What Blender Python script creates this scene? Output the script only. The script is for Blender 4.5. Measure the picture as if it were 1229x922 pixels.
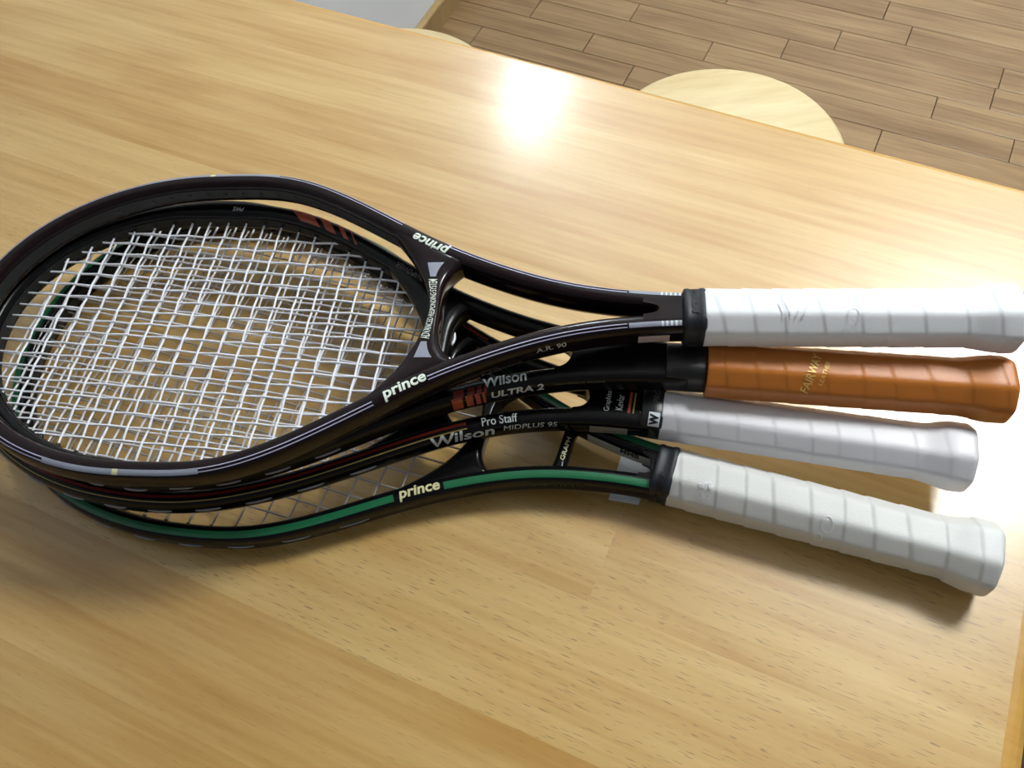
import bpy, bmesh, math, random
import numpy as np
from mathutils import Matrix, Vector

for o in list(bpy.data.objects):
    bpy.data.objects.remove(o)
random.seed(7)
SC = bpy.context.scene
COL = SC.collection
PI = math.pi

# ------------------------------------------------------------------ camera
# world: table top is z = 0, X runs along the table, Y away from the camera
CAM_H = 0.52993
ROT = [[0.9128783461, 0.4031673190, -0.0641033392],
       [0.3175031711, -0.7998878418, -0.5092849662],
       [-0.2566025361, 0.4445622042, -0.8582071924]]      # rows: right, down, forward
cd = bpy.data.cameras.new('camera')
cd.sensor_fit = 'HORIZONTAL'; cd.sensor_width = 36.0
cd.lens = 1020.39 * 36.0 / 1229.0
cd.clip_start = 0.01
cam = bpy.data.objects.new('camera', cd); COL.objects.link(cam)
r0, r1, r2 = [Vector(r) for r in ROT]
M = Matrix((r0, -r1, -r2)).transposed().to_4x4()
M.translation = (0, 0, CAM_H)
cam.matrix_world = M
SC.camera = cam

# ------------------------------------------------------------------ world, exposure
SC.view_settings.view_transform = 'Standard'
SC.view_settings.look = 'None'
SC.view_settings.gamma = 1.0
SC.view_settings.use_curve_mapping = False
SC.view_settings.exposure = 0.0
w = bpy.data.worlds.new('room_light'); SC.world = w; w.use_nodes = True
bg = w.node_tree.nodes['Background']
bg.inputs[0].default_value = (0.86, 0.92, 1.0, 1); bg.inputs[1].default_value = 0.16
LAMP_POS = (0.55, 1.50, 1.62); LAMP_R = 0.27; LAMP_STRENGTH = 57.0
WINDOW_STRENGTH = 125.0

# ------------------------------------------------------------------ helpers
def tag(o, label=None, cat=None, group=None, kind=None):
    if label: o['label'] = label
    if cat: o['category'] = cat
    if group: o['group'] = group
    if kind: o['kind'] = kind
    return o

def empty(name, loc=(0, 0, 0), rot=(0, 0, 0)):
    o = bpy.data.objects.new(name, None); COL.objects.link(o)
    o.location = loc; o.rotation_euler = rot; o.empty_display_size = 0.05
    return o

def link(name, me, mat, parent=None, smooth=False):
    o = bpy.data.objects.new(name, me); COL.objects.link(o)
    if mat and not me.materials: me.materials.append(mat)
    if parent: o.parent = parent
    if smooth:
        me.polygons.foreach_set('use_smooth', [True] * len(me.polygons))
    return o

def mesh(name, verts, faces):
    me = bpy.data.meshes.new(name)
    me.from_pydata([tuple(map(float, v)) for v in verts], [], faces); me.update()
    return me

def bm_mesh(name, bm):
    me = bpy.data.meshes.new(name); bm.to_mesh(me); bm.free(); return me

def box(name, lo, hi, mat, parent=None, bevel=0.0, seg=2):
    bm = bmesh.new(); bmesh.ops.create_cube(bm, size=1)
    for v in bm.verts:
        v.co = Vector([lo[i] + (hi[i] - lo[i]) * (v.co[i] + .5) for i in range(3)])
    if bevel: bmesh.ops.bevel(bm, geom=bm.edges[:], offset=bevel, segments=seg, affect='EDGES', profile=.5)
    return link(name, bm_mesh(name, bm), mat, parent)

def prism(name, poly, z0, z1, mat, parent=None, bevel=0.0, top_only=True):
    n = len(poly)
    bm = bmesh.new()
    lo = [bm.verts.new((x, y, z0)) for x, y in poly]; hi = [bm.verts.new((x, y, z1)) for x, y in poly]
    bm.faces.new(hi); bm.faces.new(lo[::-1])
    for i in range(n):
        bm.faces.new((lo[i], lo[(i + 1) % n], hi[(i + 1) % n], hi[i]))
    if bevel:
        es = [e for e in bm.edges if (all(abs(v.co.z - z1) < 1e-7 for v in e.verts))]
        bmesh.ops.bevel(bm, geom=es, offset=bevel, segments=2, affect='EDGES', profile=.5)
    bmesh.ops.recalc_face_normals(bm, faces=bm.faces[:])
    return link(name, bm_mesh(name, bm), mat, parent)

def lathe(name, prof, mat, parent=None, n=64, loc=(0, 0, 0)):
    vs, fs = [], []
    for r, z in prof:
        for i in range(n):
            a = 2 * PI * i / n; vs.append((r * math.cos(a) + loc[0], r * math.sin(a) + loc[1], z + loc[2]))
    for k in range(len(prof) - 1):
        for i in range(n):
            j = (i + 1) % n
            fs.append((k * n + i, k * n + j, (k + 1) * n + j, (k + 1) * n + i))
    fs.append(tuple(range(n))[::-1]); fs.append(tuple((len(prof) - 1) * n + i for i in range(n)))
    return link(name, mesh(name, vs, fs), mat, parent, smooth=True)

def tube(name, pts, rad, mat, parent=None, n=6, cap=True, radii=None):
    pts = [Vector(p) for p in pts]; vs, fs = [], []
    for i, p in enumerate(pts):
        t = (pts[min(i + 1, len(pts) - 1)] - pts[max(i - 1, 0)]).normalized()
        ref = Vector((0, 0, 1)) if abs(t.z) < .9 else Vector((1, 0, 0))
        a = t.cross(ref).normalized(); b = a.cross(t)
        rr = radii[i] if radii else rad
        for k in range(n):
            an = 2 * PI * k / n; vs.append(p + (a * math.cos(an) + b * math.sin(an)) * rr)
    for i in range(len(pts) - 1):
        for k in range(n):
            l = (k + 1) % n
            fs.append((i * n + k, i * n + l, (i + 1) * n + l, (i + 1) * n + k))
    if cap:
        fs.append(tuple(range(n))[::-1]); fs.append(tuple((len(pts) - 1) * n + k for k in range(n)))
    return link(name, mesh(name, vs, fs), mat, parent, smooth=True)

# ------------------------------------------------------------------ materials
MATS = {}
def principled(name, col, rough=.5, spec=.5, coat=0.0, metal=0.0, emit=None, es=0.0, bump=None, coat_rough=.05):
    m = bpy.data.materials.new(name); m.use_nodes = True
    nt = m.node_tree; b = nt.nodes['Principled BSDF']
    b.inputs['Base Color'].default_value = (*col, 1); b.inputs['Roughness'].default_value = rough
    b.inputs['Specular IOR Level'].default_value = spec; b.inputs['Coat Weight'].default_value = coat
    b.inputs['Coat Roughness'].default_value = coat_rough; b.inputs['Metallic'].default_value = metal
    if emit:
        b.inputs['Emission Color'].default_value = (*emit, 1); b.inputs['Emission Strength'].default_value = es
    if bump:
        n = nt.nodes.new('ShaderNodeTexNoise'); n.inputs['Scale'].default_value = bump[0]; n.inputs['Detail'].default_value = 3
        tc = nt.nodes.new('ShaderNodeTexCoord'); nt.links.new(tc.outputs['Object'], n.inputs['Vector'])
        bp = nt.nodes.new('ShaderNodeBump'); bp.inputs['Strength'].default_value = bump[1]; bp.inputs['Distance'].default_value = bump[2]
        nt.links.new(n.outputs['Fac'], bp.inputs['Height']); nt.links.new(bp.outputs['Normal'], b.inputs['Normal'])
    MATS[name] = m
    return m

def wood(name, dark, light, rough, pore_col, sc=(3.0, 40.0), pores=(105.0, 1500.0), pore_amt=.75, spec=.5, grain_amt=1.0, coat=0.0):
    """long-grain wood along X; object property 'tone' shifts the mix, 'seed' moves the pattern"""
    m = bpy.data.materials.new(name); m.use_nodes = True
    nt = m.node_tree; L = nt.links; b = nt.nodes['Principled BSDF']
    N = lambda t: nt.nodes.new(t)
    geo = N('ShaderNodeNewGeometry')
    at = N('ShaderNodeAttribute'); at.attribute_type = 'OBJECT'; at.attribute_name = 'tone'
    sd = N('ShaderNodeAttribute'); sd.attribute_type = 'OBJECT'; sd.attribute_name = 'seed'
    tc = N('ShaderNodeTexCoord')
    off = N('ShaderNodeVectorMath'); off.operation = 'ADD'
    cmb = N('ShaderNodeCombineXYZ')
    L.new(sd.outputs['Fac'], cmb.inputs[0]); L.new(sd.outputs['Fac'], cmb.inputs[1]); L.new(sd.outputs['Fac'], cmb.inputs[2])
    L.new(tc.outputs['Object'], off.inputs[0]); L.new(cmb.outputs[0], off.inputs[1])
    def mapped(sx, sy, noise_scale, detail, dist=0.0):
        mp = N('ShaderNodeMapping'); mp.inputs['Scale'].default_value = (sx, sy, 1.0)
        L.new(off.outputs[0], mp.inputs['Vector'])
        n = N('ShaderNodeTexNoise'); n.inputs['Scale'].default_value = noise_scale; n.inputs['Detail'].default_value = detail
        n.inputs['Distortion'].default_value = dist
        L.new(mp.outputs[0], n.inputs['Vector']); return n.outputs['Fac']
    a = mapped(sc[0], sc[1], 1.0, 4.0, .6)
    fine = mapped(sc[0] * 2.5, sc[1] * 5, 1.0, 5.0, .3)
    blot = mapped(3.5, 16.0, 1.0, 3.0, .8)
    def math_(op, x, y):
        q = N('ShaderNodeMath'); q.operation = op
        for i, v in enumerate((x, y)):
            if isinstance(v, (int, float)): q.inputs[i].default_value = v
            else: L.new(v, q.inputs[i])
        return q.outputs[0]
    s = math_('MULTIPLY', math_('SUBTRACT', a, .5), 1.3 * grain_amt)
    s = math_('ADD', s, math_('MULTIPLY', math_('SUBTRACT', fine, .5), .95 * grain_amt))
    s = math_('ADD', s, math_('MULTIPLY', math_('SUBTRACT', blot, .5), 1.3))
    s = math_('ADD', s, at.outputs['Fac'])
    rp = N('ShaderNodeValToRGB'); rp.color_ramp.elements[0].color = (*dark, 1); rp.color_ramp.elements[1].color = (*light, 1)
    L.new(s, rp.inputs[0])
    p = mapped(pores[0], pores[1], 1.0, 0.0)
    pr = N('ShaderNodeValToRGB'); pr.color_ramp.elements[0].position = .22; pr.color_ramp.elements[0].color = (1, 1, 1, 1)
    pr.color_ramp.elements[1].position = .30; pr.color_ramp.elements[1].color = (0, 0, 0, 1)
    L.new(p, pr.inputs[0])
    pa = N('ShaderNodeAttribute'); pa.attribute_type = 'OBJECT'; pa.attribute_name = 'pores'
    mx = N('ShaderNodeMix'); mx.data_type = 'RGBA'; mx.inputs['B'].default_value = (*pore_col, 1)
    L.new(math_('MULTIPLY', pr.outputs[0], math_('MULTIPLY', pa.outputs['Fac'], pore_amt)), mx.inputs['Factor'])
    L.new(rp.outputs[0], mx.inputs['A']); L.new(mx.outputs['Result'], b.inputs['Base Color'])
    b.inputs['Roughness'].default_value = rough; b.inputs['Specular IOR Level'].default_value = spec
    b.inputs['Coat Weight'].default_value = coat; b.inputs['Coat Roughness'].default_value = .38; b.inputs['Coat IOR'].default_value = 1.75
    bp = N('ShaderNodeBump'); bp.inputs['Strength'].default_value = .12; bp.inputs['Distance'].default_value = .0006
    L.new(fine, bp.inputs['Height']); L.new(bp.outputs['Normal'], b.inputs['Normal'])
    MATS[name] = m
    return m

table_wood = wood('golden_varnished_wood', (.46, .243, .043), (.68, .465, .172), .19, (.15, .09, .035), coat=.9, spec=.32)
edge_wood = wood('amber_edge_wood', (.50, .25, .045), (.62, .36, .09), .28, (.2, .1, .03))
floor_wood = wood('brown_floor_wood', (.19, .108, .046), (.36, .235, .115), .30, (.14, .08, .045), sc=(2.2, 34.0), pores=(8., 300.), pore_amt=.3, grain_amt=1.3)
stool_wood = wood('pale_stool_wood', (.55, .41, .19), (.74, .62, .37), .4, (.5, .35, .15), sc=(5., 26.), grain_amt=1.0)
trim_wood = wood('tan_trim_wood', (.30, .19, .075), (.44, .30, .13), .4, (.2, .1, .05))
wall_paint = principled('cool_white_wall', (.74, .78, .82), .7, .3, bump=(160, .25, .001))
ceil_paint = principled('white_ceiling', (.8, .8, .78), .9, .2)
joint_dark = principled('dark_floor_joint', (.07, .042, .022), .8, .2)
joint_table = principled('brown_glue_line', (.20, .11, .035), .7, .3)
lamp_white = principled('lit_lamp_shade', (.9, .9, .9), .4, .3, emit=(.97, 1.0, 1.0), es=LAMP_STRENGTH)
pane_mat = principled('bright_frosted_pane', (.9, .93, .95), .3, .4, emit=(.86, .94, 1.0), es=WINDOW_STRENGTH)
frame_white = principled('white_window_frame', (.75, .76, .76), .4)

# ------------------------------------------------------------------ the room
FZ = -0.70
floor = box('floor', (-1.1, -1.7, FZ - .08), (2.7, 3.6, FZ - .0035), joint_dark); tag(floor, 'brown wood strip floor beyond the table', kind='structure')
WX = -0.903
wl = box('wall_left', (WX - .09, -1.7, FZ - .0035), (WX, 1.76, 1.70), wall_paint)
tag(wl, 'cool white wall beside the brown floor', kind='structure')
# the wall goes on around a window opening
for i, (lo, hi) in enumerate([((WX - .09, 1.76, FZ - .0035), (WX, 2.24, 1.17)), ((WX - .09, 1.76, 1.46), (WX, 2.24, 1.70)), ((WX - .09, 2.24, FZ - .0035), (WX, 3.5, 1.70))]):
    box('wall_panel', lo, hi, wall_paint, wl)
wf = box('wall_far', (WX - .09, 3.5, FZ - .0035), (2.7, 3.6, 1.70), wall_paint); tag(wf, 'far white wall of the room', kind='structure')
ce = box('ceiling', (WX - .09, -.4, 1.70), (2.7, 3.6, 1.78), ceil_paint); tag(ce, 'white ceiling', kind='structure')
wn = empty('window_1', (WX - .045, 2.0, 1.17)); tag(wn, 'bright frosted window in the white wall', kind='structure')
def wbox(name, lo, hi, mat): box(name, lo, hi, mat, wn)
wbox('window_frame', (-.03, -.24, 0), (.035, -.21, .29), frame_white); wbox('window_frame', (-.03, .21, 0), (.035, .24, .29), frame_white)
wbox('window_frame', (-.03, -.21, 0), (.035, .21, .03), frame_white); wbox('window_frame', (-.03, -.21, .26), (.035, .21, .29), frame_white)
wbox('pane', (-.012, -.21, .03), (-.004, .21, .26), pane_mat)
bb = empty('baseboard_left', (WX, 0, FZ)); tag(bb, 'tan wooden baseboard along the white wall', kind='structure')
o = box('board', (0, .62, -.0035), (.010, 3.5, .055), trim_wood, bb, .0015); o['tone'] = .35; o['seed'] = 3.0; o.rotation_euler = (0, 0, 0)
o = box('cap_strip', (0, .62, .055), (.016, 3.5, .066), trim_wood, bb, .003); o['tone'] = .85; o['seed'] = 9.0

# floor strips, one object each
P0, PITCH, FROT = 1.377, .0662, -.034
rows = {0: [-.809, -.445, .076], 1: [-.564, .314], 2: [-.72, -.311, .159], 3: [-.503, -.162], 4: [-.064, .267], 5: [.072], 6: [.011]}
GAP = .0007
cF, sF = math.cos(FROT), math.sin(FROT)
for r in range(-7, 14):
    xs = list(rows.get(r, []))
    x = (xs[-1] if xs else -.9 + random.uniform(.05, .4)) + random.uniform(.35, .5)
    if not xs: xs = [x - .42]
    while x < 1.5: xs.append(x); x += random.uniform(.34, .56)
    x = xs[0] - random.uniform(.36, .5)
    while x > -.86: xs.insert(0, x); x -= random.uniform(.34, .5)
    xs = [-.95] + xs + [1.6]
    y0, y1 = P0 + r * PITCH, P0 + (r + 1) * PITCH
    for a, b in zip(xs[:-1], xs[1:]):
        a2, b2 = a + GAP, b - GAP
        if b2 - a2 < .02: continue
        if a < -.94: a2 = WX + .002 + .034 * (y0 - 1.4)
        if b2 - a2 < .02: continue
        cx, cy = (a2 + b2) / 2, (y0 + y1) / 2
        hx, hy = (b2 - a2) / 2, PITCH / 2 - GAP
        o = prism('floor_strip', [(-hx, -hy), (hx, -hy), (hx, hy), (-hx, hy)], -.003, 0, floor_wood, floor, .0008)
        o.location = (cx, cy + FROT * cx, FZ); o.rotation_euler = (0, 0, FROT)
        o['tone'] = random.uniform(.42, .60); o['seed'] = random.uniform(0, 40); o['pores'] = 1.0

# ceiling lamp
lr = empty('ceiling_lamp', (LAMP_POS[0], LAMP_POS[1], 1.70)); tag(lr, 'round white ceiling lamp shining over the table', 'lamp')
lathe('lamp_shade', [(LAMP_R * .55, -.095), (LAMP_R * .85, -.085), (LAMP_R, -.06), (LAMP_R, -.02), (LAMP_R * .96, -.012)], lamp_white, lr)
lathe('lamp_base', [(LAMP_R * .9, -.012), (LAMP_R * .9, 0)], frame_white, lr)

# ------------------------------------------------------------------ table
TX0, TX1, TY0 = -.895, .1935, -.17
TZ = .030
def far_y(x): return .5945 - .0262 * (x - 0.0)
table = empty('dining_table', (-.35, .21, FZ)); tag(table, 'golden varnished wooden dining table carrying the four rackets', 'table')
tw = lambda o: (setattr(o, 'location', (.35, -.21, -FZ)), o)[1]
under = prism('core_panel', [(TX0 + .004, TY0 + .004), (TX1 - .001, TY0 + .004), (TX1 - .001, far_y(TX1) - .006), (TX0 + .004, far_y(TX0) - .006)], -TZ, -.0042, joint_table, table); tw(under)
ys = [TY0, -.10, -.02, .0605, .147, .2155, .272, .328, .38, .43, .481, .538, None]
tones = [.38, .40, .34, .62, .50, .62, .52, .58, .36, .38, .64, .42]
pores = [.2, .3, .4, 1.0, .95, .6, .35, .25, .2, .2, .2, .15]
cuts = {4: [-.05], 11: [-.27]}
for i in range(len(ys) - 1):
    y0, y1 = ys[i], ys[i + 1]
    xs = [TX0] + cuts.get(i, []) + [TX1]
    for k in range(len(xs) - 1):
        a, b = xs[k] + .00001, xs[k + 1] - .00001
        cx, cy = (a + b) / 2, (y0 + (y1 if y1 else .595)) / 2
        ya = y0 + .00001
        if y1: poly = [(a, ya), (b, ya), (b, y1 - .00001), (a, y1 - .00001)]
        else: poly = [(a, ya), (b, ya), (b, far_y(b) - .004), (a, far_y(a) - .004)]
        o = prism('stave', [(x - cx, y - cy) for x, y in poly], -.004, 0, table_wood, table)
        o.location = (cx + .35, cy - .21, -FZ)
        o['tone'] = tones[i] + random.uniform(-.03, .03); o['seed'] = random.uniform(0, 50); o['pores'] = pores[i] * random.uniform(.8, 1.1)
def edge(name, p, q, out, wid, tone):
    """rounded lipping from p to q, bulging to 'out'"""
    p, q, n = Vector((*p, 0)), Vector((*q, 0)), Vector((*out, 0)).normalized()
    prof = [(0, -TZ), (wid * .7, -TZ), (wid, -TZ * .8), (wid, -.008), (wid * .88, -.0032), (wid * .6, -.0008), (wid * .3, 0.0), (0, 0.0)]
    vs = [e + n * d + Vector((0, 0, z)) for e in (p, q) for d, z in prof]; m = len(prof)
    fs = [(i, (i + 1) % m, m + (i + 1) % m, m + i) for i in range(m)] + [tuple(range(m))[::-1], tuple(range(m, 2 * m))]
    me = mesh(name, vs, fs); bm = bmesh.new(); bm.from_mesh(me); bmesh.ops.recalc_face_normals(bm, faces=bm.faces[:]); bm.to_mesh(me); bm.free()
    o = tw(link(name, me, edge_wood, table)); o['tone'] = tone; o['seed'] = random.uniform(0, 9); return o
edge('edge_lipping', (TX1, TY0), (TX1, far_y(TX1) - .004), (1, 0), .0130, .45)
edge('edge_lipping', (TX0, far_y(TX0) - .004), (TX1, far_y(TX1) - .004), (0, 1), .006, .75)
edge('edge_lipping', (TX1, TY0), (TX0, TY0), (0, -1), .008, .6)
for lx, ly in ((TX0 + .07, TY0 + .07), (TX1 - .06, TY0 + .07), (TX0 + .07, .52), (TX1 - .06, .51)):
    o = tw(box('leg', (lx - .03, ly - .03, FZ), (lx + .03, ly + .03, -TZ), edge_wood, table, .004)); o['tone'] = .5; o['seed'] = lx + ly
for lo, hi in (((TX0 + .1, TY0 + .05, -.11), (TX1 - .09, TY0 + .07, -TZ)), ((TX0 + .1, .51, -.11), (TX1 - .09, .53, -TZ))):
    o = tw(box('apron', lo, hi, edge_wood, table, .002)); o['tone'] = .5; o['seed'] = 2.0

# ------------------------------------------------------------------ stools
def stool(label, x, y, z, r, rz, seed):
    t = empty('round_stool', (x, y, FZ), (0, 0, rz)); tag(t, label, 'stool', 'pale round stools behind the table')
    h = z - FZ
    s = lathe('seat', [(r * .90, h - .024), (r * .975, h - .021), (r, h - .013), (r * .995, h - .006), (r * .972, h - .0012), (r * .94, h)], stool_wood, t, 72)
    s['tone'] = .55; s['seed'] = seed
    for k in range(4):
        a = PI / 4 + k * PI / 2
        q = tube('leg', [(r * .62 * math.cos(a), r * .62 * math.sin(a), h - .023), (r * .86 * math.cos(a), r * .86 * math.sin(a), 0)], .016, stool_wood, t, 12, radii=[.017, .013])
        q['tone'] = .5; q['seed'] = seed + k
    for k in range(4):
        a, b = PI / 4 + k * PI / 2, PI / 4 + (k + 1) * PI / 2
        q = tube('stretcher', [(r * .77 * math.cos(a), r * .77 * math.sin(a), h * .35), (r * .77 * math.cos(b), r * .77 * math.sin(b), h * .35)], .008, stool_wood, t, 8)
        q['tone'] = .5; q['seed'] = seed + k
stool('pale wooden round stool half hidden behind the right end of the table', -.131, .848, -.28, .158, .55, 4.0)
stool('pale round stool of which only a sliver shows beside the wall', -.592, .783, -.28, .158, -.3, 11.0)

# ------------------------------------------------------------------ racket materials
blk_A = principled('deep_maroon_black_lacquer', (.010, .0045, .0055), .15, .24, .0)
blk_U = principled('black_satin_lacquer', (.0045, .0045, .005), .26, .22, .0)
blk_P = principled('black_gloss_lacquer', (.004, .004, .0045), .18, .22, .0)
blk_G = principled('black_lacquer', (.0045, .0045, .005), .15, .24, .0)
plastic = principled('dark_grommet_plastic', (.012, .015, .015), .4, .4)
rubber = principled('black_rubber_collar', (.012, .015, .02), .5, .4)
cap_black = principled('black_butt_cap', (.012, .012, .016), .4, .5)
white_print = principled('pale_print', (.78, .86, .76), .45, .4)
silver_print = principled('silver_print', (.66, .72, .70), .4, .4)
cream_print = principled('cream_print', (.72, .70, .38), .45, .4)
dim_print = principled('dim_grey_print', (.13, .13, .11), .5, .4)
dimgreen_print = principled('dim_green_print', (.018, .06, .03), .5, .4)
lav_line = principled('lavender_pinstripe', (.48, .48, .66), .35, .5)
grey_tape = principled('blue_grey_tape', (.27, .29, .36), .45, .5)
green_paint = principled('green_stripe_paint', (.006, .135, .05), .35, .5, .2)
red_paint = principled('rust_red_paint', (.42, .075, .03), .4, .5)
dkred_paint = principled('dark_red_paint', (.16, .014, .008), .35, .5)
yel_paint = principled('ochre_pinstripe', (.38, .27, .06), .4, .5)
gold_print = principled('gold_foil_print', (.80, .58, .16), .35, .5, metal=.3)
holo = principled('pearly_sticker', (.62, .50, .47), .3, .5, bump=(300, .3, .0005))
olive_sticker = principled('dull_grey_sticker', (.26, .25, .19), .4, .5)
silver_sticker = principled('worn_silver_sticker', (.55, .53, .46), .35, .5, bump=(400, .4, .0005))
black_print = principled('black_print', (.01, .01, .012), .5, .4)
white_box = principled('white_printed_box', (.75, .80, .84), .45, .4)
grip_white = principled('white_overgrip', (.90, .92, .94), .55, .35, bump=(900, .12, .0004))
grip_grey = principled('pearl_white_overgrip', (.80, .79, .82), .42, .5, bump=(900, .10, .0004))
grip_cream = principled('worn_white_overgrip', (.72, .73, .71), .45, .4, bump=(600, .15, .0005))
grip_orange = principled('orange_brown_leather_grip', (.52, .165, .018), .42, .5, bump=(1200, .2, .0004))
seam_white = principled('embossed_white', (.86, .88, .90), .35, .5)
str_white = principled('white_string', (.92, .94, 1.0), .32, .5)
str_grey = principled('pearl_grey_string', (.88, .88, .92), .35, .5)
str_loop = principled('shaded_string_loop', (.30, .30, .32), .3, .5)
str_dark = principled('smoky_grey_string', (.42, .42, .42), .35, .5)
paper = principled('white_paper_tab', (.88, .90, .90), .6, .3)

# ------------------------------------------------------------------ racket geometry
def nat_spline(x, y, m0=None):
    n = len(x); A = np.zeros((n, n)); b = np.zeros(n); h = np.diff(x)
    for i in range(1, n - 1):
        A[i, i - 1], A[i, i], A[i, i + 1] = h[i - 1], 2 * (h[i - 1] + h[i]), h[i]
        b[i] = 6 * ((y[i + 1] - y[i]) / h[i] - (y[i] - y[i - 1]) / h[i - 1])
    if m0 is None: A[0, 0] = 1
    else: A[0, 0], A[0, 1] = 2 * h[0], h[0]; b[0] = 6 * ((y[1] - y[0]) / h[0] - m0)
    A[-1, -1] = 2 * h[-1]; A[-1, -2] = h[-1]; b[-1] = 6 * (-.03 - (y[-1] - y[-2]) / h[-1])
    s = np.linalg.solve(A, b)
    def f(q):
        i = np.clip(np.searchsorted(x, q) - 1, 0, n - 2); d = q - x[i]; hh = h[i]
        return y[i] + d * ((y[i + 1] - y[i]) / hh - hh * (2 * s[i] + s[i + 1]) / 6) + d * d * s[i] / 2 + d ** 3 * (s[i + 1] - s[i]) / (6 * hh)
    return f

KN = np.array([.20, .24, .28, .32, .36, .40, .44, .48])

class Sweep:
    """rounded-box section swept along a planar path; surf(u, t) gives a point on the skin.
    t is the distance around the section from the middle of the outer wall, upwards."""
    NPH = 28
    def __init__(self, P, N, w, h, m=3.2):
        self.P, self.N = np.asarray(P), np.asarray(N)
        d = np.hypot(*np.diff(self.P, axis=0).T); self.u = np.concatenate([[0], np.cumsum(d)])
        self.L = self.u[-1]
        self.w = np.broadcast_to(w, len(self.P)).astype(float); self.h = np.broadcast_to(h, len(self.P)).astype(float); self.m = m
        ph = np.linspace(0, 2 * PI, 241); self.ph = ph
        o, z = self.sec(ph, self.w.mean(), self.h.mean()); self.t = np.concatenate([[0], np.cumsum(np.hypot(np.diff(o), np.diff(z)))])
        self.per = self.t[-1]
    def sec(self, ph, w, h):
        c, s = np.cos(ph), np.sin(ph); r = (np.abs(c) ** self.m + np.abs(s) ** self.m) ** (-1 / self.m)
        return w / 2 * c * r, h / 2 * s * r
    def t_of(self, deg):
        a = math.radians(deg); e = 2 / self.m; f = lambda x: math.copysign(abs(x) ** e, x)
        return float(np.interp(math.atan2(f(math.sin(a)), f(math.cos(a))) % (2 * PI), self.ph, self.t))
    def surf(self, u, t, off=0.0):
        u = np.atleast_1d(u); t = np.atleast_1d(t)
        ph = np.interp(np.mod(t, self.per), self.t, self.ph)
        I = lambda a: np.interp(u, self.u, a)
        w, h = I(self.w) + 2 * off, I(self.h) + 2 * off
        o, z = self.sec(ph, w, h)
        x = I(self.P[:, 0]) + I(self.N[:, 0]) * o; y = I(self.P[:, 1]) + I(self.N[:, 1]) * o
        return np.stack([x, y, z], 1)
    def build(self, name, mat, parent):
        n = self.NPH; ph = np.linspace(0, 2 * PI, n, endpoint=False) + PI / n
        vs, fs = [], []
        for i in range(len(self.P)):
            o, z = self.sec(ph, self.w[i], self.h[i])
            for k in range(n): vs.append((self.P[i, 0] + self.N[i, 0] * o[k], self.P[i, 1] + self.N[i, 1] * o[k], z[k]))
        for i in range(len(self.P) - 1):
            for k in range(n):
                l = (k + 1) % n; fs.append((i * n + k, i * n + l, (i + 1) * n + l, (i + 1) * n + k))
        fs.append(tuple(range(n))[::-1]); fs.append(tuple((len(self.P) - 1) * n + k for k in range(n)))
        me = mesh(name, vs, fs); bm = bmesh.new(); bm.from_mesh(me); bmesh.ops.recalc_face_normals(bm, faces=bm.faces[:]); bm.to_mesh(me); bm.free()
        o = link(name, me, mat, parent, smooth=True)
        for p in me.polygons:
            if len(p.vertices) > 4: p.use_smooth = False
        return o

OFF = .00025
def flat_text(txt, length, height, shear=0.0, bold=0.0, gap=1.0):
    """2D triangulated lettering, centred, of the given overall size"""
    cu = bpy.data.curves.new('t', 'FONT'); cu.body = txt; cu.size = 1; cu.shear = shear; cu.offset = bold
    cu.space_character = gap; cu.resolution_u = 4; cu.fill_mode = 'FRONT'
    ob = bpy.data.objects.new('t', cu); COL.objects.link(ob)
    dg = bpy.context.evaluated_depsgraph_get(); me = bpy.data.meshes.new_from_object(ob.evaluated_get(dg))
    bpy.data.objects.remove(ob); bpy.data.curves.remove(cu)
    bm = bmesh.new(); bm.from_mesh(me); bpy.data.meshes.remove(me)
    bmesh.ops.remove_doubles(bm, verts=bm.verts[:], dist=1e-4)
    bmesh.ops.triangulate(bm, faces=bm.faces[:])
    lo = [min(v.co[i] for v in bm.verts) for i in (0, 1)]; hi = [max(v.co[i] for v in bm.verts) for i in (0, 1)]
    for v in bm.verts:
        v.co.x = ((v.co.x - lo[0]) / (hi[0] - lo[0]) - .5) * length; v.co.y = ((v.co.y - lo[1]) / (hi[1] - lo[1]) - .5) * height
    for _ in range(4):
        es = [e for e in bm.edges if e.calc_length() > .0022]
        if not es: break
        bmesh.ops.subdivide_edges(bm, edges=es, cuts=1); bmesh.ops.triangulate(bm, faces=bm.faces[:])
    bm.verts.ensure_lookup_table()
    V = np.array([(v.co.x, v.co.y) for v in bm.verts]); F = [tuple(v.index for v in f.verts) for f in bm.faces]
    bm.free(); return V, F

def flat_quad(poly, nu, nv):
    """grid over a quad given as (u,v) corners a b c d"""
    a, b, c, d = [np.array(p, float) for p in poly]; V, F = [], []
    for j in range(nv + 1):
        for i in range(nu + 1):
            x, y = i / nu, j / nv
            V.append((a * (1 - x) + b * x) * (1 - y) + (d * (1 - x) + c * x) * y)
    for j in range(nv):
        for i in range(nu):
            k = j * (nu + 1) + i; F.append((k, k + 1, k + nu + 2, k + nu + 1))
    return np.array(V), F

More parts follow.
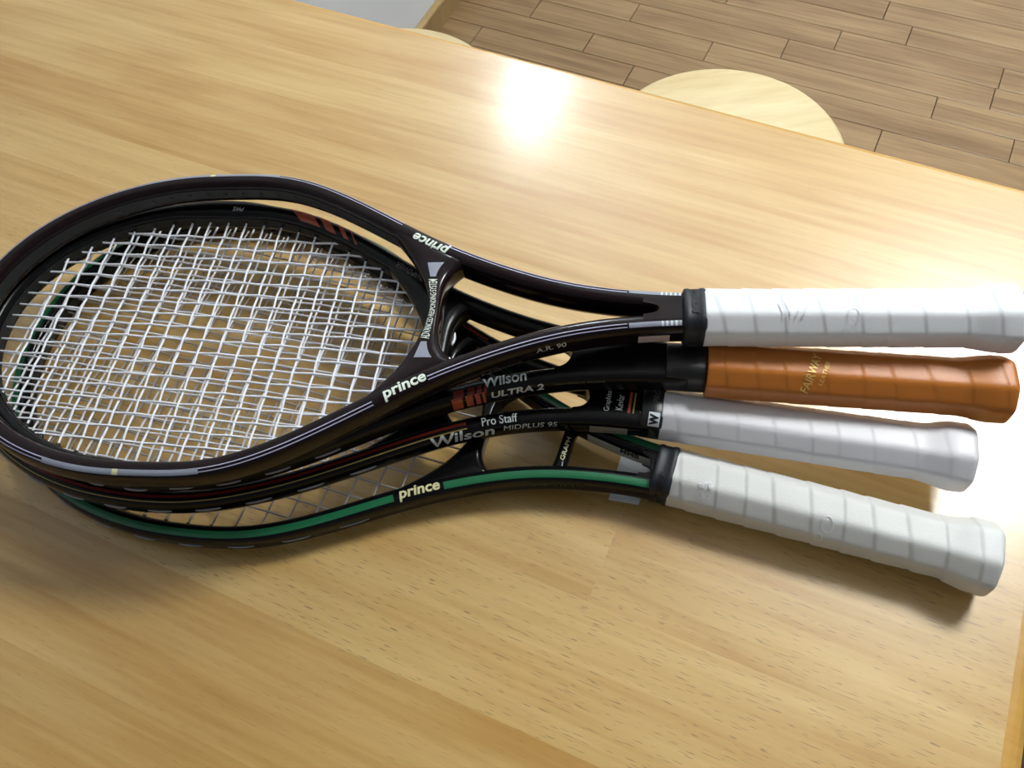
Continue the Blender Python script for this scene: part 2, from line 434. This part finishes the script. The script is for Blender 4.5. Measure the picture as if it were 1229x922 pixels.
class Racket:
    def __init__(self, key, label, pose, shape, w, h, lac, s_end, bridge_s, bridge_mat=None, swell=None, bw=.0080):
        x, y, th, z0, z1 = pose
        self.w, self.h = w, h
        self.root = empty('tennis_racket', (x, y, z0), (0, math.asin((z0 - z1) / .686), th))
        tag(self.root, label, 'tennis racket', 'four tennis rackets stacked on the table')
        W, a, n, k = shape; self.a = a
        t = np.linspace(0, PI / 2, 60); s1 = a * (1 - np.cos(t) ** (2 / n)); y1 = W * np.sin(t) ** (2 / n)
        s2 = np.linspace(a, s_end, 110)[1:]
        y2 = nat_spline(np.concatenate([[a], KN]), np.concatenate([[W], k]), 0.0)(s2)
        S = np.concatenate([s1, s2]); Y = np.concatenate([y1, y2]); S[0] = 0; Y[0] = 0
        self.S, self.Y = S, Y
        P = np.concatenate([np.stack([S[::-1], -Y[::-1]], 1), np.stack([S[1:], Y[1:]], 1)])
        # even resampling
        d = np.hypot(*np.diff(P, axis=0).T); u = np.concatenate([[0], np.cumsum(d)]); q = np.linspace(0, u[-1], 300)
        P = np.stack([np.interp(q, u, P[:, 0]), np.interp(q, u, P[:, 1])], 1)
        for _ in range(3): P[1:-1] = P[1:-1] * .5 + (P[:-2] + P[2:]) * .25
        T = np.gradient(P, axis=0); T /= np.hypot(*T.T)[:, None]; N = np.stack([-T[:, 1], T[:, 0]], 1)
        if N[150, 0] > 0: N = -N
        self.sw = Sweep(P, N, w, h)
        if swell: self.sw.w = self.sw.w + swell[1] * np.clip(1.6 - np.abs(P[:, 0] - swell[0]) / swell[2], 0, 1) * (np.abs(P[:, 1]) > .05)
        self.frame = self.sw.build('frame', lac, self.root)
        self.lac = lac
        # bridge across the throat (near side to far side)
        self.bridge_s = bridge_s
        self.bw = bw; bs = bridge_s - self.bw / 2
        c0 = float(np.interp(bridge_s, S[60:], Y[60:])); q = c0 / .050
        lim = lambda v: np.interp(-np.abs(v), -Y[60:], S[60:])          # where the hoop's middle line passes at |v|
        vv = np.linspace(0, W * .8, 400)
        he = bs - .0125 * (vv / (.0375 * q)) ** 1.7
        hit = (he > lim(vv + w / 2 - .0025)) & (vv > c0 * .8)
        ve = float(vv[np.argmax(hit)]) if hit.any() else c0 * 1.2
        v = np.linspace(-ve, ve, 61); av = np.abs(v)
        he = bs - .0125 * (av / (.0375 * q)) ** 1.7
        ke = np.minimum(bs + self.bw + .0085 * (av / (.034 * q)) ** 4, lim(v) + .0005)
        Pb = np.stack([(he + ke) / 2, v], 1)
        self.bsw = Sweep(Pb, np.tile([[1., 0.]], (61, 1)), np.maximum(ke - he, .002), h * .94, 3.6)
        self.bridge = self.bsw.build('throat_bridge', bridge_mat or lac, self.root)
    def half(self, s): return float(np.interp(s, self.S, self.Y))
    def u_at(self, side, s):
        P = self.sw.P; idx = np.where(P[:, 1] * side > -1e-9)[0]; ss = P[idx, 0]; uu = self.sw.u[idx]
        o = np.argsort(ss); return float(np.interp(s, ss[o], uu[o]))
    def put(self, name, V, F, mat, side, s, t, du=1, dv=1, parent=None, off=OFF, sweep=None, u0=None, rot=0.0):
        """map flat lettering onto the skin: du=1 text runs towards the handle, dv=1 text-up is towards larger t"""
        sw = sweep or self.sw
        if u0 is None:
            u0 = self.u_at(side, s)
        dirn = du * (side if sweep is None else 1)
        if rot: V = np.stack([V[:, 0] * math.cos(rot) - V[:, 1] * math.sin(rot), V[:, 0] * math.sin(rot) + V[:, 1] * math.cos(rot)], 1)
        X = sw.surf(u0 + dirn * V[:, 0], t + dv * V[:, 1], off)
        me = mesh(name, X, F)
        return link(name, me, mat, parent or self.frame)
    def band(self, name, mat, side, s0, s1, t, wid, off=OFF, parent=None):
        u0, u1 = self.u_at(side, s0), self.u_at(side, s1)
        n = max(2, int(abs(u1 - u0) / .004)); V, F = flat_quad([(u0, -wid / 2), (u1, -wid / 2), (u1, wid / 2), (u0, wid / 2)], n, 8)
        X = self.sw.surf(V[:, 0], t + V[:, 1], off)
        return link(name, mesh(name, X, F), mat, parent or self.frame, smooth=True)
    def loop_band(self, name, mat, ua, ub, t, wid, off=OFF):
        n = int(abs(ub - ua) / .004) + 2; V, F = flat_quad([(ua, -wid / 2), (ub, -wid / 2), (ub, wid / 2), (ua, wid / 2)], n, 8)
        return link(name, mesh(name, self.sw.surf(V[:, 0], t + V[:, 1], off), F), mat, self.frame, smooth=True)
    def text(self, txt, mat, side, s, t, length, height, du=1, dv=1, shear=0.0, bold=0.0, name='lettering', rot=0.0, **k):
        V, F = flat_text(txt, length, height, shear, bold)
        return self.put(name, V, F, mat, side, s, t, du, dv, rot=rot, **k)
    def neck(self, s0, s1, h):
        """solid web joining the two arms, following their middle lines, with a rounded crotch"""
        n = 16; ss = np.linspace(s0, s1, n); wd = np.array([2 * self.half(x) for x in ss])
        sw = Sweep(np.stack([ss, 0 * ss], 1), np.tile([[0., -1.]], (n, 1)), wd, h, 7.0)
        self.necksw = sw
        cin = max(self.half(s0) - self.w / 2 + .001, .002); c0 = self.half(s0)
        d = min(.010, (s1 - s0) * .6)
        lead = [(s0 + d * max(0.0, 1 - (v / cin) ** 2) ** .5, v) for v in np.linspace(-c0, c0, 25)]
        poly = lead + [(x, self.half(x)) for x in ss[1:]] + [(x, -self.half(x)) for x in ss[:0:-1]]
        self.neck_ob = prism('neck', poly[::-1], -h / 2, h / 2, self.lac, self.root); return sw
    def strings(self, mat, n_main, p_main, n_cross, s_first, s_last, rad=.00068, loops=True, seed=1):
        rnd = random.Random(seed)
        win = self.w / 2 - .003
        vs = [(i - (n_main - 1) / 2) * p_main for i in range(n_main)]
        cs = list(np.linspace(s_first, s_last, n_cross))
        A = rad * .75
        for i, v in enumerate(vs):
            j = np.argmax(self.Y[:60] - win > abs(v)); s0 = float(np.interp(abs(v) + win, self.Y[:60], self.S[:60]))
            # lower end: bridge or frame
            sb = self.bridge_s - self.bw / 2 + .002
            k = np.where((self.Y[60:] - win < abs(v)) & (self.S[60:] > self.a))[0]
            s1 = min(sb, float(self.S[60 + k[0]])) if len(k) else sb
            pts = [(s0, v, 0)]
            for m, c in enumerate(cs):
                if s0 + .004 < c < s1 - .004: pts.append((c, v, A * (1 if (m + i) % 2 else -1)))
            pts.append((s1, v, 0)); full = [pts[0]]
            for a, b in zip(pts[:-1], pts[1:]): full += [((a[0] + b[0]) / 2, v, (a[2] + b[2]) / 2), b]
            tube('main_string', full, rad, mat, self.root, 6)
        for m, c in enumerate(cs):
            half = self.half(c) - win; pts = [(c, -half, 0)]
            for i, v in enumerate(vs):
                if abs(v) < half - .004: pts.append((c, v, -A * (1 if (m + i) % 2 else -1)))
            pts.append((c, half, 0)); full = [pts[0]]
            for a, b in zip(pts[:-1], pts[1:]): full += [(c, (a[1] + b[1]) / 2, (a[2] + b[2]) / 2), b]
            tube('cross_string', full, rad, mat, self.root, 6)
        self.cs, self.vs = cs, vs
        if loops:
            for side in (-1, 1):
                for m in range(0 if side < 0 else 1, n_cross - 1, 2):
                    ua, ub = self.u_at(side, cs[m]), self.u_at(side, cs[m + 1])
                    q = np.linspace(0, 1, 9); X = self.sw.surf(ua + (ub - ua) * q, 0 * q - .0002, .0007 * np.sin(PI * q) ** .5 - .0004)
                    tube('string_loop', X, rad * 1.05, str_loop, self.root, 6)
            for i in range(1, n_main - 1, 2):
                va, vb = vs[i], vs[i + 1] if i + 1 < n_main else vs[i]
                if max(abs(va), abs(vb)) > self.half(self.bridge_s) - .012: continue
                q = np.linspace(0, 1, 9); y = va + (vb - va) * q
                X = [(self.bridge_s + self.bw / 2 + .0012 * math.sin(PI * k) - .0002, yy, 0) for k, yy in zip(q, y)]
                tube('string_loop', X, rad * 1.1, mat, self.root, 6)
    def grommets(self, mat, cs, vs, size=.0022):
        """moulded strip lining the inside of the hoop, with a barrel at each hole"""
        n = 200
        ua, ub = self.u_at(-1, self.bridge_s - .03), self.u_at(1, self.bridge_s - .03); tc = self.sw.t_of(180)
        V, F = flat_quad([(ua, -.004), (ub, -.004), (ub, .004), (ua, .004)], n, 2)
        o = link('grommet_strip', mesh('grommet_strip', self.sw.surf(V[:, 0], tc + V[:, 1], .00035), F), mat, self.root, smooth=True)
        for side in (-1, 1):
            for c in cs:
                h = self.half(c) - self.w / 2
                tube('grommet', [(c, side * (h + .001), 0), (c, side * (h - size), 0)], .0016, mat, o, 8, radii=[.0019, .0013])
        for v in vs:
            s0 = float(np.interp(abs(v) + self.w / 2, self.Y[:60], self.S[:60]))
            tube('grommet', [(s0 - .001, v, 0), (s0 + size, v, 0)], .0016, mat, o, 8, radii=[.0019, .0013])
    def handle(self, s0, s1, hw, hh, mat, pitch, flare=1.2, ridge=.0006, hand=1, cap=.05, taper=.0):
        """octagonal grip wound with overlapping tape, flaring at the butt"""
        nphi, ns = 64, int((s1 - s0) / .0009)
        d = np.array([hw, (hw * .5 + hh * .5) * 1.02, hh, (hw * .5 + hh * .5) * 1.02] * 2)
        def radius(phi):
            acc = 0
            for i in range(8): acc = acc + np.maximum(0, np.cos(phi - i * PI / 4) / d[i]) ** 30
            return acc ** (-1 / 30)
        self.rad = radius; self.hp = (s0, s1, flare, taper)
        phi = np.linspace(0, 2 * PI, nphi, endpoint=False); R0 = radius(phi)
        vs, fs = [], []
        sv = np.linspace(s0, s1, ns)
        for s in sv:
            k = self.hscale(s)
            fr = np.mod((s - s0) / pitch + .10 * math.sin(s * 95) + .05 * math.sin(s * 233) + hand * phi / (2 * PI), 1.0)
            rid = ridge * np.where(fr < .10, fr / .10, 1 - .75 * (fr - .10) / .90)
            R = R0 * k + rid
            end = min(1, (s1 - s) / .004); R = R * (1 - .12 * (1 - math.sqrt(max(0, 1 - (1 - end) ** 2))))
            for q in range(nphi): vs.append((s, R[q] * math.cos(phi[q]), R[q] * math.sin(phi[q])))
        for i in range(ns - 1):
            for q in range(nphi):
                l = (q + 1) % nphi; fs.append((i * nphi + q, (i + 1) * nphi + q, (i + 1) * nphi + l, i * nphi + l))
        fs.append(tuple(range(nphi))); fs.append(tuple((ns - 1) * nphi + q for q in range(nphi))[::-1])
        self.grip = link('grip', mesh('grip', vs, fs), mat, self.root, smooth=True)
        self.gridge = ridge
        if cap:
            vs, fs = [], []
            for s, sc in ((s1 - .004, .80), (s1 - .0002 + cap * .0012, .84), (s1 + cap * .0022, .80), (s1 + cap * .0024, .5)):
                k = self.hscale(s1) * sc
                for q in range(nphi): vs.append((s, R0[q] * k * math.cos(phi[q]), R0[q] * k * math.sin(phi[q])))
            for i in range(3):
                for q in range(nphi):
                    l = (q + 1) % nphi; fs.append((i * nphi + q, (i + 1) * nphi + q, (i + 1) * nphi + l, i * nphi + l))
            fs.append(tuple(3 * nphi + q for q in range(nphi))[::-1])
            link('butt_cap', mesh('butt_cap', vs, fs), cap_black, self.root, smooth=True)
    def hscale(self, s):
        s0, s1, flare, taper = self.hp
        x = max(0.0, (s - (s1 - .032)) / .022); x = min(1.0, x); f = x * x * (3 - 2 * x)
        return (1 + taper * (s - s0) / (s1 - s0)) * (1 + (flare - 1) * f)
    def on_grip(self, name, V, F, mat, s, deg, rot=0.0, off=.0009, scale_extra=0.0):
        """lettering on the grip: V x runs around (downwards to the near side) when rot = -90 deg, along the handle when rot = 0"""
        c, sn = math.cos(rot), math.sin(rot)
        U = V[:, 0] * c - V[:, 1] * sn; T = V[:, 0] * sn + V[:, 1] * c
        X = []
        for u, t in zip(U, T):
            ph = math.radians(deg) - t / .0165
            k = self.hscale(s + u); R = float(self.rad(np.array([ph]))[0]) * k + off
            X.append((s + u, R * math.cos(ph), R * math.sin(ph)))
        return link(name, mesh(name, X, F), mat, self.grip)
    def collar(self, s0, s1, hw, hh, mat, lips=True, m=3.2):
        prof = [(s0, .90), (s0 + .0008, .985), (s0 + .002, 1.0), (s0 + .0035, 1.0), (s0 + .0042, .975), (s1 - .0042, .985), (s1 - .0035, 1.015), (s1 - .001, 1.02), (s1, .97)] if lips else [(s0, .96), (s0 + .0005, 1), (s1 - .0005, 1.0), (s1, .97)]
        n = 48; vs, fs = [], []; ph = np.linspace(0, 2 * PI, n, endpoint=False); e = 2 / m
        for s, k in prof:
            for a in ph:
                c, z = math.cos(a), math.sin(a)
                vs.append((s, hw * k * math.copysign(abs(c) ** e, c), hh * k * math.copysign(abs(z) ** e, z)))
        for i in range(len(prof) - 1):
            for q in range(n):
                l = (q + 1) % n; fs.append((i * n + q, (i + 1) * n + q, (i + 1) * n + l, i * n + l))
        fs.append(tuple(range(n))); fs.append(tuple((len(prof) - 1) * n + q for q in range(n))[::-1])
        o = link('collar', mesh('collar', vs, fs), mat, self.root, smooth=True)
        me = o.data
        self.coll = o; self.cdim = (s0, s1, hw, hh, m)
        # a surface for print on the collar: path runs around the handle axis
        nn = 12; ss = np.linspace(s0, s1, nn)
        self.csw = Sweep(np.stack([ss, 0 * ss], 1), np.tile([[0., -1.]], (nn, 1)), 2 * hw, 2 * hh, m)
        return o

# ================================================================== the four rackets, from the bottom up
# ---- G : green striped, lies on the table
G = Racket('G', 'black tennis racket with green stripe and white grip, lowest in the stack, nearest the viewer',
           (-.5118, .1935, .0949, .0099, .0208), (.1338, .1487, 2.095, [.1282, .1165, .0940, .0665, .0430, .0258, .0160, .0115]), .0125, .0188, blk_G, .480, .357)
G.neck(.465, .480, .0186)
tG = G.sw.t_of(84)
G.loop_band('stripe', green_paint, G.u_at(-1, .318), G.u_at(1, .318), tG, .0047)
for sd in (-1, 1): G.band('stripe', green_paint, sd, .3465, .476, tG, .0050)
G.text('prince', cream_print, -1, .3325, G.sw.t_of(87), .0275, .0090, shear=.12, bold=.028)
G.text('prince', cream_print, 1, .3315, G.sw.t_of(86), .0275, .0088, du=-1, shear=.12, bold=.028)
G.text('GRAPHITE 110', dimgreen_print, -1, .414, G.sw.t_of(8), .038, .0040)
bar_s = np.linspace(-.0235, .0235, 25); rr = np.abs(bar_s) / .0235
Gb = Sweep(np.stack([.4145 + 0 * bar_s, bar_s], 1), np.tile([[1., 0.]], (25, 1)), .0085 + .012 * rr ** 5, .0150, 3.0)
bar = Gb.build('throat_bar', blk_G, G.root)
V, F = flat_text('GRAPH', .017, .0036); G.put('lettering', V, F, cream_print, 1, 0, Gb.t_of(86), parent=bar, sweep=Gb, u0=.0205)
V, F = flat_quad([(-.022, -.0052), (.022, -.0052), (.022, .0052), (-.022, .0052)], 12, 2); G.put('sticker', V, F, silver_sticker, 1, .449, G.sw.t_of(180), 1, -1)
V, F = flat_text('MMB', .013, .0052, bold=.03); G.put('lettering', V, F, black_print, 1, .457, G.sw.t_of(180) - .0028, 1, -1, off=.0004)
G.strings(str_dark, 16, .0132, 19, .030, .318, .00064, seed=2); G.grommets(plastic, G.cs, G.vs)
G.collar(.474, .4875, .0178, .0166, rubber)
V, F = flat_text('prince', .017, .0055, .15, .02); G.put('lettering', V, F, black_print, 1, 0, G.csw.t_of(48), parent=G.coll, sweep=G.csw, u0=.0068, rot=PI / 2, off=.0006)
G.handle(.4865, .681, .0178, .0160, grip_cream, .0195, 1.20, .0008, hand=-1)
# ---- P : red and ochre pinstripes
P = Racket('P', 'black tennis racket with red and ochre pinstripes and pearl white grip, second from the table',
           (-.5278, .1686, .2106, .0324, .0370), (.1197, .1494, 2.086, [.1148, .1018, .0820, .0586, .0366, .0215, .0130, .0100]), .0120, .0180, blk_P, .484, .345)
P.neck(.434, .484, .0182)
for a, b, wd, mt, dg in (('r', 0, .0020, dkred_paint, 90), ('y', 0, .0007, yel_paint, 66)):
    P.loop_band('stripe', mt, P.u_at(-1, .368), P.u_at(1, .368), P.sw.t_of(dg), wd)
P.text('Pro Staff', silver_print, -1, .3885, P.sw.t_of(86), .0235, .0058, bold=.004)
P.text('Wilson', silver_print, -1, .3645, P.sw.t_of(16), .0430, .0098, shear=.12, bold=.022)
P.text('MIDPLUS 95', silver_print, -1, .4075, P.sw.t_of(20), .0360, .0044, shear=.15)
V, F = flat_quad([(-.0125, -.0045), (.0125, -.0045), (.0125, .0045), (-.0125, .0045)], 8, 2); P.put('sticker', V, F, olive_sticker, -1, .4585, P.sw.t_of(-2), 1, 1)
nk = P.necksw; tt = nk.t_of(90)
for txt, sx, ln in (('Graphite', .4565, .0150), ('Kevlar', .4640, .0120)):
    V, F = flat_text(txt, ln, .0046); P.put('lettering', V, F, silver_print, 1, 0, tt - .001, parent=P.neck_ob, sweep=nk, u0=sx - .434, rot=PI / 2)
for sx, wd, mt in ((.4705, .0018, red_paint), (.4733, .0010, yel_paint)):
    V, F = flat_quad([(-wd / 2, -.0085), (wd / 2, -.0085), (wd / 2, .0085), (-wd / 2, .0085)], 2, 8); P.put('stripe', V, F, mt, 1, 0, tt, parent=P.neck_ob, sweep=nk, u0=sx - .434)
P.strings(str_grey, 18, .0110, 20, .026, .312, .00080, seed=3); P.grommets(plastic, P.cs, P.vs)
P.collar(.4785, .4925, .0157, .0142, principled('black_grip_tape', (.008, .008, .009), .35), lips=False)
cs_, tW = P.csw, P.csw.t_of(52)
V, F = flat_quad([(-.0036, -.0048), (.0036, -.0048), (.0036, .0048), (-.0036, .0048)], 3, 4); P.put('printed_box', V, F, white_box, 1, 0, tW, parent=P.coll, sweep=cs_, u0=.0085, off=.0003)
V, F = flat_text('W', .0074, .0058, bold=.05); P.put('lettering', V, F, black_print, 1, 0, tW, parent=P.coll, sweep=cs_, u0=.0085, off=.0005, rot=PI / 2)
V, F = flat_text('PRO', .0105, .0042, .3); P.put('lettering', V, F, dim_print, 1, 0, tW + .0165, parent=P.coll, sweep=cs_, u0=.0085, off=.0004, rot=PI / 2)
V, F = flat_text('GRIP', .0120, .0042, .3); P.put('lettering', V, F, dim_print, 1, 0, tW - .0140, parent=P.coll, sweep=cs_, u0=.0085, off=.0004, rot=PI / 2)
P.handle(.4915, .680, .0163, .0146, grip_grey, .0205, 1.20, .00035, hand=-1, taper=.06)
# ---- U : orange leather grip
U = Racket('U', 'black tennis racket with rust red blocks and orange leather grip, second from the top',
           (-.5071, .1607, .2826, .0515, .0632), (.1097, .1462, 2.088, [.1036, .0884, .0667, .0448, .0283, .0170, .0110, .0085]), .0120, .0185, blk_U, .486, .3215, swell=(.138, .0045, .024), bw=.0180)
U.neck(.402, .486, .0187)
tU = U.sw.t_of(90)
for side in (-1, 1):
    du = 1 if side < 0 else -1
    for s_, wd in () if side > 0 else ((.3405, .0068), (.3480, .0046), (.3532, .0030), (.3571, .0018)):
        V, F = flat_quad([(-wd / 2, -.0055), (wd / 2, -.0055), (wd / 2, .0055), (-wd / 2, .0055)], 3, 4); U.put('colour_block', V, F, red_paint, side, s_, U.sw.t_of(8), du)
        V, F = flat_quad([(-wd / 2 - .002, -.0028), (wd / 2 - .002, -.0028), (wd / 2 - .0005, .0028), (-wd / 2 - .0005, .0028)], 3, 2); U.put('colour_block', V, F, dkred_paint, side, s_ + .003, U.sw.t_of(70), du)
    for s_, wd in () if side < 0 else ((.2045, .018), (.2225, .0095), (.2355, .0050), (.2440, .0018)):
        V, F = flat_quad([(-wd / 2 - .0075, -.0048), (wd / 2 - .0075, -.0048), (wd / 2 + .0075, .0048), (-wd / 2 + .0075, .0048)], 6, 4); U.put('colour_block', V, F, red_paint, side, s_, U.sw.t_of(88), side * 1, 1)
U.text('Wilson', silver_print, -1, .3715, U.sw.t_of(94), .0280, .0076, shear=.12, bold=.02)
U.text('ULTRA 2', silver_print, -1, .3780, U.sw.t_of(14), .0345, .0060, shear=.12, bold=.025)
U.text('HIGH MODULUS GRAPHITE', dim_print, -1, .4180, U.sw.t_of(20), .0320, .0016)
U.text('DYNAPOWER', dim_print, 1, .296, U.sw.t_of(96), .030, .0042, du=-1)
for side in (-1, 1): U.text('PWS', silver_print, side, .151 if side > 0 else .135, U.sw.t_of(100), .0085, .0026, du=-side, shear=.2)
for s_, v_ in ((.0, .016), (.0, .0085), (.0, .003)):
    V, F = flat_quad([(-.0024, -.0035), (.0024, -.0035), (.0018, .0035), (-.0030, .0035)], 2, 3); U.put('colour_block', V, F, red_paint, 1, 0, U.bsw.t_of(95), parent=U.bridge, sweep=U.bsw, u0=U.bsw.L / 2 + v_)
U.strings(str_white, 18, .0101, 19, .028, .284, .00084, seed=4); U.grommets(plastic, U.cs, U.vs, .003)
U.collar(.472, .4985, .0138, .0136, principled('black_shrink_collar', (.008, .008, .0085), .35), lips=False)
U.handle(.4975, .678, .0172, .0156, grip_orange, .0208, 1.16, .0004, hand=-1)
V, F = flat_text('FAIRWAY', .026, .0052, .1, .01); U.on_grip('lettering', V, F, gold_print, .5595, 112, PI / 2 - .30, .0008)
V, F = flat_text('LEATHER', .016, .0026, .1); U.on_grip('lettering', V, F, gold_print, .5670, 112, PI / 2 - .30, .0008)
# ---- A : unstrung, on top
A = Racket('A', 'unstrung dark maroon tennis racket with lavender pinstripes and bright white grip, topmost of the stack',
           (-.5034, .1503, .3478, .0727, .0925), (.1162, .1487, 2.045, [.1133, .0983, .0752, .0515, .0325, .0185, .0108, .0078]), .0122, .0200, blk_A, .484, .3225)
A.neck(.455, .484, .0202)
t1, t2 = A.sw.t_of(82), A.sw.t_of(62)
for side in (-1, 1):
    for t_ in (t1, t2):
        A.band('pinstripe', lav_line, side, .195, .292, t_, .0006)
        A.band('pinstripe', lav_line, side, .3235, .445, t_, .0006)
    A.band('tape', grey_tape, side, .096, .195, A.sw.t_of(70), .0036)
    A.band('tape_mark', cream_print, side, .1425, .1462, A.sw.t_of(70), .0037, .0003)
    A.band('tape', grey_tape, side, .446, .4785, A.sw.t_of(72), .0032)
    for k in range(5):
        A.band('tape_bar', white_box, side, .466 + k * .0028, .4672 + k * .0028, A.sw.t_of(72), .0032, .0003)
    A.text('prince', white_print, side, .3105 if side < 0 else .3150, A.sw.t_of(84 if side < 0 else 92), .0285, .0090, du=-side, shear=.12, bold=.028)
ua, ub = A.u_at(-1, .096), A.u_at(1, .096)
for t_ in (t1, t2): A.loop_band('pinstripe', lav_line, ua, ub, t_, .0006)
A.text('A.R. 90', silver_print, -1, .397, A.sw.t_of(10), .0195, .0042)
V, F = flat_quad([(-.0098, -.0036), (.0098, -.0036), (.0098, .0036), (-.0098, .0036)], 6, 3); A.put('sticker', V, F, holo, -1, .4615, A.sw.t_of(-5), 1, 1)
V, F = flat_text('ADVANCED\u00b7RESPONDING\u00b7SYSTEM', .047, .0072, .1, .006); A.put('lettering', V, F, white_print, 1, 0, A.bsw.t_of(92), parent=A.bridge, sweep=A.bsw, u0=A.bsw.L / 2)
for k in (-1, 1):
    V, F = flat_quad([(.0, -.0019), (.0120, -.0031), (.0120, .0031), (.0, .0019)], 4, 4)
    A.put('printed_wedge', V * np.array([k, 1]), F if k > 0 else [f[::-1] for f in F], grey_tape, 1, 0, A.bsw.t_of(92), parent=A.bridge, sweep=A.bsw, u0=A.bsw.L / 2 + k * .0255)
A.grommets(plastic, list(np.linspace(.030, .288, 20)), [(i - 8.5) * .0112 for i in range(18)], .0010)
A.collar(.4795, .4935, .0164, .0152, rubber)
V, F = flat_text('prince', .018, .0055, .15, .02); A.put('lettering', V, F, black_print, 1, 0, A.csw.t_of(92), parent=A.coll, sweep=A.csw, u0=.0068, rot=PI / 2, off=.0006)
A.handle(.4925, .6760, .0172, .0158, grip_white, .0200, 1.18, .0006, hand=-1, cap=1.0)
# embossed marks on the white grips
def ring2(rx, ry, w, n=20):
    V, F = [], []
    for i in range(n):
        a = 2 * PI * i / n
        V += [(rx * math.cos(a), ry * math.sin(a)), ((rx - w) * math.cos(a), (ry - w) * math.sin(a))]
    for i in range(n): j = (i + 1) % n; F.append((2 * i, 2 * j, 2 * j + 1, 2 * i + 1))
    return np.array(V), F
for R_, s_, dg in ((A, .579, 118), (G, .583, 128)):
    V, F = ring2(.0036, .0050, .0007); R_.on_grip('embossed_mark', V, F, seam_white, s_, dg, 0.2, .0012)
    V, F = ring2(.0024, .0032, .0006); R_.on_grip('embossed_mark', V, F, seam_white, s_ - .003, dg + 30, 0.2, .0012)
for dx, rt in ((-.004, .35), (0, .35), (.006, -.35), (.010, -.35)):
    V, F = flat_quad([(-.0004, -.005), (.0004, -.005), (.0004, .005), (-.0004, .005)], 1, 6); A.on_grip('embossed_mark', V, F, seam_white, .541 + dx, 108, rt, .0012)
rnd = random.Random(5)
for k in range(7):
    V, F = ring2(rnd.uniform(.0012, .0026), rnd.uniform(.0010, .0022), .0006, 9)
    G.on_grip('embossed_mark', V, F, seam_white, .5075 + rnd.uniform(-.004, .005), 122 + rnd.uniform(-14, 14), rnd.uniform(0, 3), .0013)

# a slip of white paper under the lowest neck
tg = prism('paper_tab', [(-.010, -.022), (.010, -.020), (.012, .018), (-.010, .020)], 0, .0003, paper)
gx, gy = -.5121 + math.cos(.0993) * .460 - math.sin(.0993) * .001, .1925 + math.sin(.0993) * .460 + math.cos(.0993) * .001
tg.location = (gx, gy, .0001); tg.rotation_euler = (0, 0, .0993)
tag(tg, 'small white paper slip lying under the neck of the green striped racket', 'paper')
